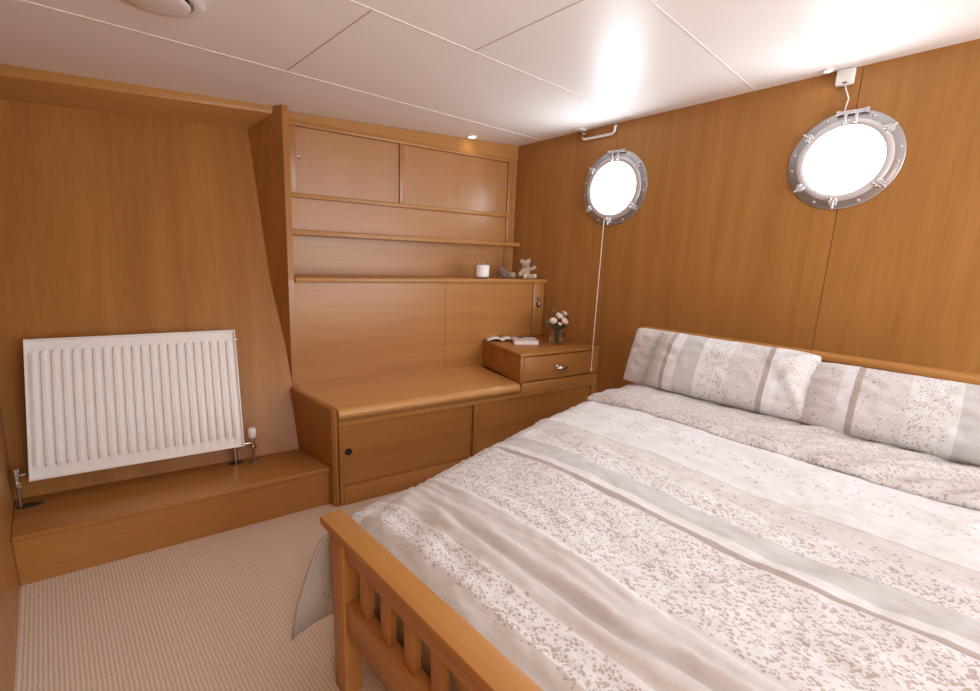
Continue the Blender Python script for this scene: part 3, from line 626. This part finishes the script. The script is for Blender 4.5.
bd = b.build('body', M_BEAR, t, 180); modify(bd, 'REMESH', mode='VOXEL', voxel_size=0.0035, use_smooth_shade=True); modify(bd, 'SMOOTH', iterations=4)
b = MB(); b.ball(q(-0.014, -0.0475, 0.110), (0.006, 0.004, 0.0045), 10); b.build('nose', M_DARK, bd, 180)
for x in (-0.024, 0.004): b = MB(); b.ball(q(x, -0.035, 0.121), 0.0036, 8); b.build('eye', M_DARK, bd, 180)
for x, y, z in ((0.063, -0.046, 0.024), (-0.042, -0.061, 0.024)): b = MB(); b.ball(q(x, y, z), (0.014, 0.005, 0.015), 12); b.build('foot_pad', M_PAD, bd, 180)
for x, z in ((-0.043, 0.135), (0.0225, 0.141)): b = MB(); b.ball(q(x, -0.008, z), (0.009, 0.003, 0.010), 10); b.build('inner_ear', M_PAD, bd, 180)
mu, mv, mz = -0.262, -0.270, 1.2165
t = thing('plush_toy', 'small dark mauve plush toy lying on the ledge shelf left of the teddy bear', 'soft toy', (mu, mv, mz), 'L')
b = MB(); q = lambda x, y, z: (mu+x, mv+y, mz+z)
b.ball(q(-0.035, 0, 0.046), (0.034, 0.030, 0.032)); b.ball(q(0.010, 0, 0.030), (0.040, 0.030, 0.028)); b.ball(q(-0.055, 0.005, 0.072), (0.012, 0.008, 0.013)); b.ball(q(-0.018, 0.005, 0.076), (0.012, 0.008, 0.013)); b.ball(q(-0.03, -0.03, 0.016), (0.018, 0.014, 0.015))
bd = b.build('body', M_MAUVE, t, 180); modify(bd, 'REMESH', mode='VOXEL', voxel_size=0.004, use_smooth_shade=True); modify(bd, 'SMOOTH', iterations=4)
b = MB(); b.ball(q(0.062, -0.02, 0.026), (0.026, 0.022, 0.024), 14); b.ball(q(0.045, -0.018, 0.026), 0.016, 12); b.build('paw', M_BEAR, bd, 180)
# books
zt = 0.7605
M_PAPER = mat('paper', (0.80, 0.77, 0.75), 0.55); M_COVER = mat('book_cover', (0.72, 0.69, 0.68), 0.35); M_PHOTO = mat('printed_photo', (0.45, 0.42, 0.40), 0.4)
def rotbox(b, cx, cy, hx, hy, z0, z1, a, bev=0.0):
    ps = []
    for z in (z0, z1):
        for sx_, sy_ in ((-1, -1), (1, -1), (1, 1), (-1, 1)):
            x, y = sx_*hx, sy_*hy; ps.append((cx + x*math.cos(a) - y*math.sin(a), cy + x*math.sin(a) + y*math.cos(a), z))
    b.hexa(ps, bev, 1)
kx, ky, ka = -0.265, -0.575, -0.42
t = thing('book', 'white paperback book lying flat in front on the drawer box', 'book', (kx, ky, zt), 'L')
b = MB(); rotbox(b, kx, ky, 0.088, 0.068, zt+0.003, zt+0.026, ka); b.build('pages', M_PAPER, t)
b = MB(); rotbox(b, kx, ky, 0.090, 0.071, zt+0.026, zt+0.029, ka); rotbox(b, kx, ky, 0.090, 0.071, zt, zt+0.003, ka)
rotbox(b, kx-0.090*math.cos(ka), ky-0.090*math.sin(ka), 0.0015, 0.071, zt, zt+0.029, ka); b.build('cover', M_COVER, t)
t = thing('magazine', 'glossy white magazine lying half open behind the book', 'magazine', (-0.375, -0.425, zt), 'L')
b = MB(); rows = []
a0 = -0.42
for i in range(13):
    s_ = -0.115 + 0.23*i/12; hgt = 0.006 + 0.020*math.exp(-((abs(s_)-0.045)/0.05)**2) * (1 if abs(s_) > 0.004 else 0.3)
    rows.append([(-0.375 + s_*math.cos(a0) - w_*math.sin(a0), -0.425 + s_*math.sin(a0) + w_*math.cos(a0), zt+hgt) for w_ in (-0.065, 0.065)])
g_ = b.grid(rows).build('open_pages', M_PAPER, t, 60); modify(g_, 'SOLIDIFY', thickness=0.005, offset=-1)
b = MB(); rotbox(b, -0.265, -0.520, 0.020, 0.014, zt+0.0295, zt+0.032, a0); b.build('printed_photo', M_DARK, t)
# vase with roses
fu, fv = -0.047, -0.690
t = thing('flower_vase', 'squat clear glass vase of water on the drawer box', 'vase', (fu, fv, zt), 'L')
MB().lathe([(0.0, 0.0), (0.058, 0.0), (0.066, 0.010), (0.066, 0.040), (0.056, 0.070), (0.042, 0.088), (0.042, 0.104), (0.039, 0.104), (0.038, 0.088), (0.051, 0.069), (0.061, 0.040), (0.060, 0.012), (0.0, 0.010)], (fu, fv, zt), (0, 0, 1), 40, False).build('glass_body', M_GLASS, t, 50)
M_ROSE = mat('rose_petal', (0.80, 0.66, 0.55), 0.6, 0, Subsurface_Weight=0.1); M_LEAF = mat('leaf_green', (0.060, 0.085, 0.035), 0.5); M_STEM = mat('stem_green', (0.05, 0.075, 0.03), 0.6)
M_EUC = mat('grey_green_leaf', (0.14, 0.155, 0.085), 0.6)
def rose(name_label, x, y, z, r, tilt):
    t = thing('rose', name_label, 'rose', (fu+x*0.25, fv+y*0.25, zt+0.012), 'L', 'cream roses in the glass vase')
    c = Vector((fu+x, fv+y, zt+z)); ax = Vector((tilt[0], tilt[1], 1)).normalized()
    b = MB(); b.ball(c, (r*0.45, r*0.45, r*0.5), 10)
    for ring_, (n, rr, h) in enumerate(((4, 0.45, 0.15), (6, 0.72, 0.0))):
        for k in range(n):
            a = 2*PI*k/n + ring_*0.5; d = Vector((math.cos(a), math.sin(a), 0))
            rot = ax.to_track_quat('Z', 'Y') @ Matrix.Rotation(a, 3, 'Z').to_quaternion() @ Matrix.Rotation(0.35+0.3*ring_, 3, 'Y').to_quaternion()
            b.ball(c + (ax.to_track_quat('Z', 'Y') @ (d*r*rr*0.75 + Vector((0, 0, h*r)))), (r*0.16, r*0.48, r*0.55), 10, rot)
    b.build('bloom', M_ROSE, t, 180)
    s0 = Vector((fu+x*0.25, fv+y*0.25, zt+0.014)); s1 = Vector((fu+x*0.35, fv+y*0.35, zt+0.10))
    MB().tube([s0, s1, c-ax*r*0.7, c-ax*r*0.2], 0.0028, 6).build('stem', M_STEM, t, 180)
    for k in range(2):
        a = rnd.uniform(0, 6.28); p = s1.lerp(c, 0.45+0.25*k); d = Vector((math.cos(a), math.sin(a), 0.1)).normalized()
        b = MB(); n = d.cross(Vector((0, 0, 1)))*0.013
        pts = [[p, p+d*0.001], [p+d*0.016-n, p+d*0.016+n], [p+d*0.030-n*0.8-Vector((0, 0, .003)), p+d*0.030+n*0.8-Vector((0, 0, .003))], [p+d*0.046-Vector((0, 0, .01)), p+d*0.047-Vector((0, 0, .01))]]
        b.grid(pts).build('leaf', M_LEAF, t, 180)
rose('cream rose facing out at the top middle of the vase bunch', -0.008, -0.010, 0.205, 0.033, (0, -0.7))
rose('cream rose lowest on the left of the vase bunch', -0.062, -0.012, 0.172, 0.032, (-0.5, -0.6))
rose('large cream rose low on the right of the vase bunch', 0.030, -0.022, 0.168, 0.036, (0.3, -0.8))
rose('small cream rose highest on the right of the vase bunch', 0.066, 0.020, 0.220, 0.025, (0.6, -0.3))
rose('cream rosebud between the two low roses in the vase', -0.020, -0.034, 0.152, 0.018, (0, -0.8))
rose('cream rosebud beside the highest rose in the vase', 0.035, 0.012, 0.192, 0.016, (0.3, -0.5))
def sprig(label, tip, m):
    t = thing('foliage_sprig', label, 'foliage', (fu, fv, zt+0.015), 'L', 'green sprigs in the glass vase')
    s0 = Vector((fu+tip[0]*0.1, fv+tip[1]*0.1, zt+0.014)); s2 = Vector((fu+tip[0], fv+tip[1], zt+tip[2])); s1 = Vector((fu+tip[0]*0.3, fv+tip[1]*0.3, zt+0.105))
    MB().tube([s0, s1, s1.lerp(s2, .5)+Vector((0, 0, .01)), s2], 0.002, 6).build('stem', M_STEM, t, 180)
    b = MB()
    for k in range(12):
        f = 0.15 + 0.85*k/11; p = s1.lerp(s2, f); a = k*2.4; d = Vector((math.cos(a), math.sin(a), 0.3)).normalized()
        rot = d.to_track_quat('Y', 'Z'); b.ball(p+d*0.012, (0.011, 0.017, 0.002), 8, rot)
    b.build('leaves', m, t, 180)
sprig('green sprig reaching far left from the vase', (-0.105, 0.0, 0.165), M_EUC)
sprig('green sprig standing tallest in the middle of the vase', (0.020, 0.02, 0.262), M_EUC)
sprig('green sprig rising left of the tallest one in the vase', (-0.045, 0.02, 0.245), M_EUC)
sprig('green sprig reaching far right from the vase', (0.100, 0.01, 0.195), M_LEAF)
sprig('dark leafy sprig low at the front rim of the vase', (-0.04, -0.04, 0.130), M_LEAF)
sprig('dark leafy sprig low at the right rim of the vase', (0.045, -0.02, 0.130), M_LEAF)

# ------------------------------------------------------------------ bed
FX0, FX1 = -2.345, -2.277        # foot rail, outer and inner
BY0, BY1 = -1.452, -3.000        # left and right outer faces of the posts
t = thing('bed', 'double bed with slatted light oak footboard and plain headboard', 'bed', (-1.35, -2.2, 0), 'W')
def bb(name, m, *a, bev=0.004): b = MB(); b.box(*a, bev); return b.build(name, m, t, 40)
bb('top_rail', M_BED, FX0-0.002, FX1+0.002, BY1-0.05, BY0+0.056, 0.553, 0.581, bev=0.006)
bb('upper_rail', M_BED, FX0+0.016, FX1-0.012, BY1+0.07, BY0-0.070, 0.492, 0.5525, bev=0.003)
bb('lower_rail', M_BED, FX0+0.014, FX1-0.012, BY1+0.07, BY0-0.070, 0.235, 0.345, bev=0.003)
for y0, y1 in ((BY0-0.072, BY0), (BY1, BY1+0.072)):
    bb('post', M_BEDZ, FX0+0.006, FX1-0.002, y0, y1, 0, 0.5525)
yy = BY0-0.072-0.062
while yy > BY1+0.15:
    bb('slat', M_BEDZ, FX0+0.028, FX1-0.018, yy-0.045, yy, 0.3455, 0.4915, bev=0.002); yy -= 0.112
HX = -0.371
for y0, y1 in ((BY0-0.03, BY0+0.03), (BY1-0.03, BY1+0.03)):
    bb('post', M_BEDZ, HX, HX+0.06, y0+0.0, y1+0.0, 0, 0.972)
bb('headboard', M_BED, HX+0.008, HX+0.048, BY1+0.032, BY0-0.032, 0.35, 0.972)
bb('head_rail', M_BED, HX-0.030, HX+0.062, BY1-0.03, BY0+0.060, 0.973, 1.003, bev=0.007)
for y0 in (BY0-0.040, BY1+0.012):
    bb('side_rail', M_BED, FX1-0.001, HX-0.001, y0, y0+0.028, 0.22, 0.34)
b = MB(); b.box(FX1+0.004, HX-0.004, BY1+0.045, BY0-0.045, 0.24, 0.262); b.build('slat_base', M_BED, t)
M_MATT = mat('mattress_cover', (0.78, 0.76, 0.75), 0.9)
b = MB(); b.box(-1.0, 0.880, -0.745, 0.745, 0, 0.27, 0.045, 5)
placed(b, 'mattress', M_MATT, (-1.27, -2.226, 0.263), 'white mattress on the oak bed, covered by the patterned duvet', 'mattress', 60)

# duvet: sheet surface over the mattress, dropping over the far side and tucked behind the footboard
def lerp_tab(tab, x):
    if x <= tab[0][0]: return tab[0][1]
    for (a, p), (c_, q_) in zip(tab, tab[1:]):
        if x <= c_:
            f = (x-a)/(c_-a); f = f*f*(3-2*f)*0.4 + f*0.6
            return p+(q_-p)*f
    return tab[-1][1]
ZT = [(-2.28, 0.535), (-2.2, 0.575), (-2.08, 0.60), (-1.9, 0.622), (-1.6, 0.655), (-1.25, 0.688), (-0.95, 0.705), (-0.6, 0.690)]
YE = -1.445                                          # far edge of the top
def gauss(x, s_): return math.exp(-(x/s_)**2)
def n3(x, y, z=0.0): return noise.noise(Vector((x, y, z)))
def duvet_z(x, y):
    z = lerp_tab(ZT, x)
    e_ = max(0.0, min(1.0, (YE - y)/0.30)); z += 0.018*e_*(2-e_) - 0.018
    z += 0.011*math.sin((y+2.1)*5.2)*gauss(x+1.6, 0.5)                    # broad rolls seen in the stripes
    k = max(0.0, min(1.0, (-1.55-y)/0.25))                                # the long crease before the foot
    xc = -2.055 + 0.015*math.sin(4*y) + 0.012*n3(0, y*6)
    d_ = x-xc; z += k*(-0.020*gauss(d_, 0.010) + 0.010*gauss(d_-0.030, 0.018) + 0.006*gauss(d_+0.035, 0.02))
    xc2 = -1.955 + 0.02*math.sin(3*y+1)
    z += -0.005*k*gauss(x-xc2, 0.012)
    z += 0.008*n3(x*3.1, y*1.7, 3) + 0.009*n3(x*11, y*3.5, 7) + 0.0055*n3(x*26, y*9+x*6, 1) + 0.0030*n3(x*55, y*24+x*15, 5)
    z += 0.004*math.sin(38*(x*0.85+y*0.55)+3*n3(x*4, y*4))*gauss(x+1.55, 0.10)*max(0, min(1, (-1.9-y)*3))   # diagonal puckers
    z += 0.0032*math.sin(150*x+5*n3(x*5, y*2.2)+2*y)*gauss(x+2.03, 0.11)*(0.4+0.9*abs(n3(x*2, y*3, 8)))
    z += 0.006*math.sin(30*(x*0.5-y*0.9)+2*n3(x*5, y*5))*gauss(x+2.15, 0.09)*gauss(y+1.62, 0.2)
    return z
xs = [-2.262 + (-0.93+2.262)*i/240 for i in range(241)]
rows, uvs = [], []
NA = 210
for x in xs:
    row, uv = [], []
    ft_ = max(0.0, min(1.0, (-1.98-x)/0.28))          # how far towards the foot corner
    hang = [(YE+0.105+0.02*n3(x*7, 1), 0.235-0.03*ft_), (YE+0.098, 0.31), (YE+0.090, 0.38), (YE+0.080, 0.45), (YE+0.068, 0.51), (YE+0.045, 0.555)]
    zt_ = duvet_z(x, YE)
    for j, (yy_, zz) in enumerate(hang):
        wv = 0.020*math.sin(30*x+j*0.4)*(1-j/7)
        xx = x - ft_**2*0.150*(1-j/6.0)**0.7
        row.append((xx, yy_+wv, min(zz - ft_**2*0.06*(1-j/6.0), zt_-0.006*(6-j)))); uv.append((x, YE+0.42-0.07*j))
    row.append((x, YE+0.020, zt_-0.016)); uv.append((x, YE+0.03))
    for j in range(NA+1):
        y = YE - (YE-BY1-0.03)*j/NA
        z = duvet_z(x, y)
        if j < 6: z -= 0.010*(1-j/6)**2
        row.append((x, y, z)); uv.append((x, y))
    for k in range(1, 7):
        row.append((x, BY1+0.03-0.02-0.008*k, duvet_z(x, BY1+0.03)-0.02-0.055*k)); uv.append((x, BY1+0.03-0.06*k))
    rows.append(row); uvs.append(uv)
# foot end: turns down between mattress and footboard
first = rows[0]; tuck, tuv = [], []
for k in (3, 2, 1):
    r, q_ = [], []
    for j, p in enumerate(first):
        if j < 7: r.append((p[0]-0.004*k, p[1], p[2]-0.004*k))
        else:
            r.append((p[0]-0.0025*k, p[1], p[2]-(0.02, 0.02, 0.055, 0.10)[k]))
        q_.append((uvs[0][j][0]-0.03*k, uvs[0][j][1]))
    tuck.append(r); tuv.append(q_)
cols = [(-2.6, LIN), (-2.205, WHT), (-2.125, LIN), (-1.955, WHT), (-1.668, BRN), (-1.641, WHT), (-1.608, GRY), (-1.528, WHT), (-1.425, PNK), (-1.338, GRY), (-1.330, WHT), (-0.6, WHT)]
dens = [(-2.6, 0.0), (-2.215, 0.0), (-2.195, 0.55), (-2.14, 0.55), (-2.12, 0.0), (-1.95, 0.0), (-1.93, 0.45), (-1.80, 0.60), (-1.68, 0.55), (-1.66, 0.0), (-1.53, 0.0), (-1.52, 0.5), (-1.44, 0.5), (-1.42, 0.10), (-1.36, 0.12), (-1.33, 0.0), (-1.20, 0.04), (-1.15, 0.16), (-1.09, 0.05), (-0.9, 0.0)]
M_DUVET = fabric('duvet_print', cols, dens, -2.6, -0.6, 105, 0.012, 0.30)
dv = MB(); dv.grid(tuck+rows, tuv+uvs)
bmesh.ops.recalc_face_normals(dv.bm, faces=dv.bm.faces)
t = thing('duvet', 'pale linen duvet with beige speckled stripes spread over the bed', 'duvet', (-1.5, -2.2, 0.6), 'W')
d = dv.build('cover', M_DUVET, t, 180); modify(d, 'SOLIDIFY', thickness=0.012, offset=-1)
# turned-back band at the pillows, showing the speckled reverse
rows, uvs = [], []
def fold_x(y): return -0.975 + 0.030*math.sin(2.2*(y+1.5)) + 0.010*n3(y*4, 5)
for i in range(61):
    row, uv = [], []
    for j in range(NA+1):
        y = YE+0.006 - (YE+0.006-BY1-0.02)*j/NA; el = max(0.0, min(1.0, (YE-y)/0.14)); el = 0.3+0.7*el*el*(3-2*el)
        f = i/60; x0 = fold_x(y); x = x0 + f*(-0.44-x0)
        z = lerp_tab(ZT, x) - 0.018
        e_ = max(0.0, min(1.0, (YE+0.03 - y)/0.26)); z += 0.020*e_*(2-e_)
        z += el*0.034*min(1, (f/0.10))**0.5 + 0.004*math.sin(PI*min(1, f/0.75))
        z += (0.004+0.004*n3(x*2, y*2, 6))*math.sin(92*(x*0.80+y*0.55)+2.5*n3(x*4, y*4, 2))*max(0.2, min(1, (-1.75-y)*1.6)) + 0.006*math.sin(38*(x*0.75+y*0.62)+3.0*n3(x*3, y*3))*max(0.35, min(1, (-1.8-y)*1.6)) + 0.006*n3(x*14, y*10, 4)
        z += 0.010*n3(x*4, y*2.5, 9)
        if f == 0: z = duvet_z(x0, y)+0.004
        row.append((x, y, z)); uv.append((x, y))
    rows.append(row); uvs.append(uv)
M_REV = fabric('duvet_reverse_print', [(-1.2, PNK), (-0.97, LIN), (-0.3, LIN)], [(-1.2, 0.42), (-0.3, 0.42)], -1.2, -0.3, 110, 0.0, 0.30)
bd = MB(); bd.grid(rows, uvs); bmesh.ops.recalc_face_normals(bd.bm, faces=bd.bm.faces)
o = bd.build('turned_back_band', M_REV, t, 180); modify(o, 'SOLIDIFY', thickness=0.010, offset=-1)
o['label'] = 'beige speckled turned-back edge'

# pillows
def pillow(name, label, y0, y1, base, top, m, thick, seed, rev=False, group=None, wrinkle=0.008, sag=0.0):
    """base / top: (x, z) of the lower and upper long edges"""
    n, k = 56, 32
    by, bx, bz = (y0+y1)/2, base[0], base[1]
    upv = Vector((top[0]-base[0], 0, top[1]-base[1])); nv = Vector((-upv.z, 0, upv.x)).normalized()
    if nv.x > 0: nv = -nv
    b = MB()
    for side in (1, -1):
        rows, uvs = [], []
        for i in range(n+1):
            row, uv = [], []
            for j in range(k+1):
                a, c_ = -1+2*i/n, -1+2*j/k
                th = thick*((1-abs(a)**4.5)**0.5)*((1-abs(c_)**2.6)**0.55)
                yy_ = by - a*(y0-y1)/2*(1-0.025*abs(c_)**4*abs(a)**4)
                pin = 1-0.06*abs(a)**8*abs(c_)**4
                p = Vector((bx, yy_, bz)) + upv*((c_*pin+1)/2)
                wr = wrinkle*(n3(a*3+seed, c_*4, seed) + 0.6*n3(a*9, c_*7+seed, 2))*min(1, th/thick*1.5)
                cr = wrinkle*1.6*sum(gauss(math.atan2(c_+s2, a-sx2)*2-q2, 0.25) for sx2, s2, q2 in ((1, 1, 3.6), (1, -1, -4.4)))*gauss(abs(a)-0.85, 0.35)
                p += nv*((th if side > 0 else -0.35*th) + wr + (cr if side > 0 else 0)) - Vector((0, 0, sag*(1-c_)*0.0))
                row.append(p - Vector((bx, by, bz))); q2_ = (a+1)/2
                uv.append(((1-q2_ if rev else q2_)*0.72, (c_+1)/2*0.46))
            rows.append(row); uvs.append(uv)
        b.grid(rows, uvs)
    bmesh.ops.remove_doubles(b.bm, verts=b.bm.verts, dist=1e-4); bmesh.ops.recalc_face_normals(b.bm, faces=b.bm.faces)
    o = b.build(name, m, None, 180); o.location = (bx, by, bz)
    return tag(o, label, 'pillow', group)
pc = [(0, LIN), (0.088, BRN), (0.110, WHT), (0.160, GRY), (0.262, WHT), (0.395, PNK), (0.535, BRN), (0.557, WHT), (0.60, PNK), (0.8, PNK)]
pd = [(0, 0.05), (0.08, 0.0), (0.27, 0.0), (0.30, 0.45), (0.37, 0.45), (0.40, 0.10), (0.53, 0.10), (0.545, 0.0), (0.58, 0.08), (0.72, 0.14)]
M_PIL = fabric('pillow_print', pc, pd, 0, 0.8, 100, 0.008, 0.28)
M_PLAIN = fabric('plain_pillow_linen', [(0, PNK), (0.4, PNK)], [(0, 0.10), (0.8, 0.10)], 0, 0.8, 70, 0.0, 0.2)
pillow('pillow', 'crumpled plain cream pillow half hidden behind the left striped pillow', -1.395, -1.72, (-0.535, 0.705), (-0.415, 1.006), M_PLAIN, 0.030, 4, wrinkle=0.009)
pillow('pillow', 'left striped pillow with brown and grey bands leaning on the headboard', -1.565, -2.300, (-0.63, 0.732), (-0.465, 1.012), M_PIL, 0.075, 1)
pillow('pillow', 'right striped pillow with grey band at its right end leaning on the headboard', -2.262, -3.000, (-0.63, 0.730), (-0.475, 0.985), M_PIL, 0.075, 2, rev=True)
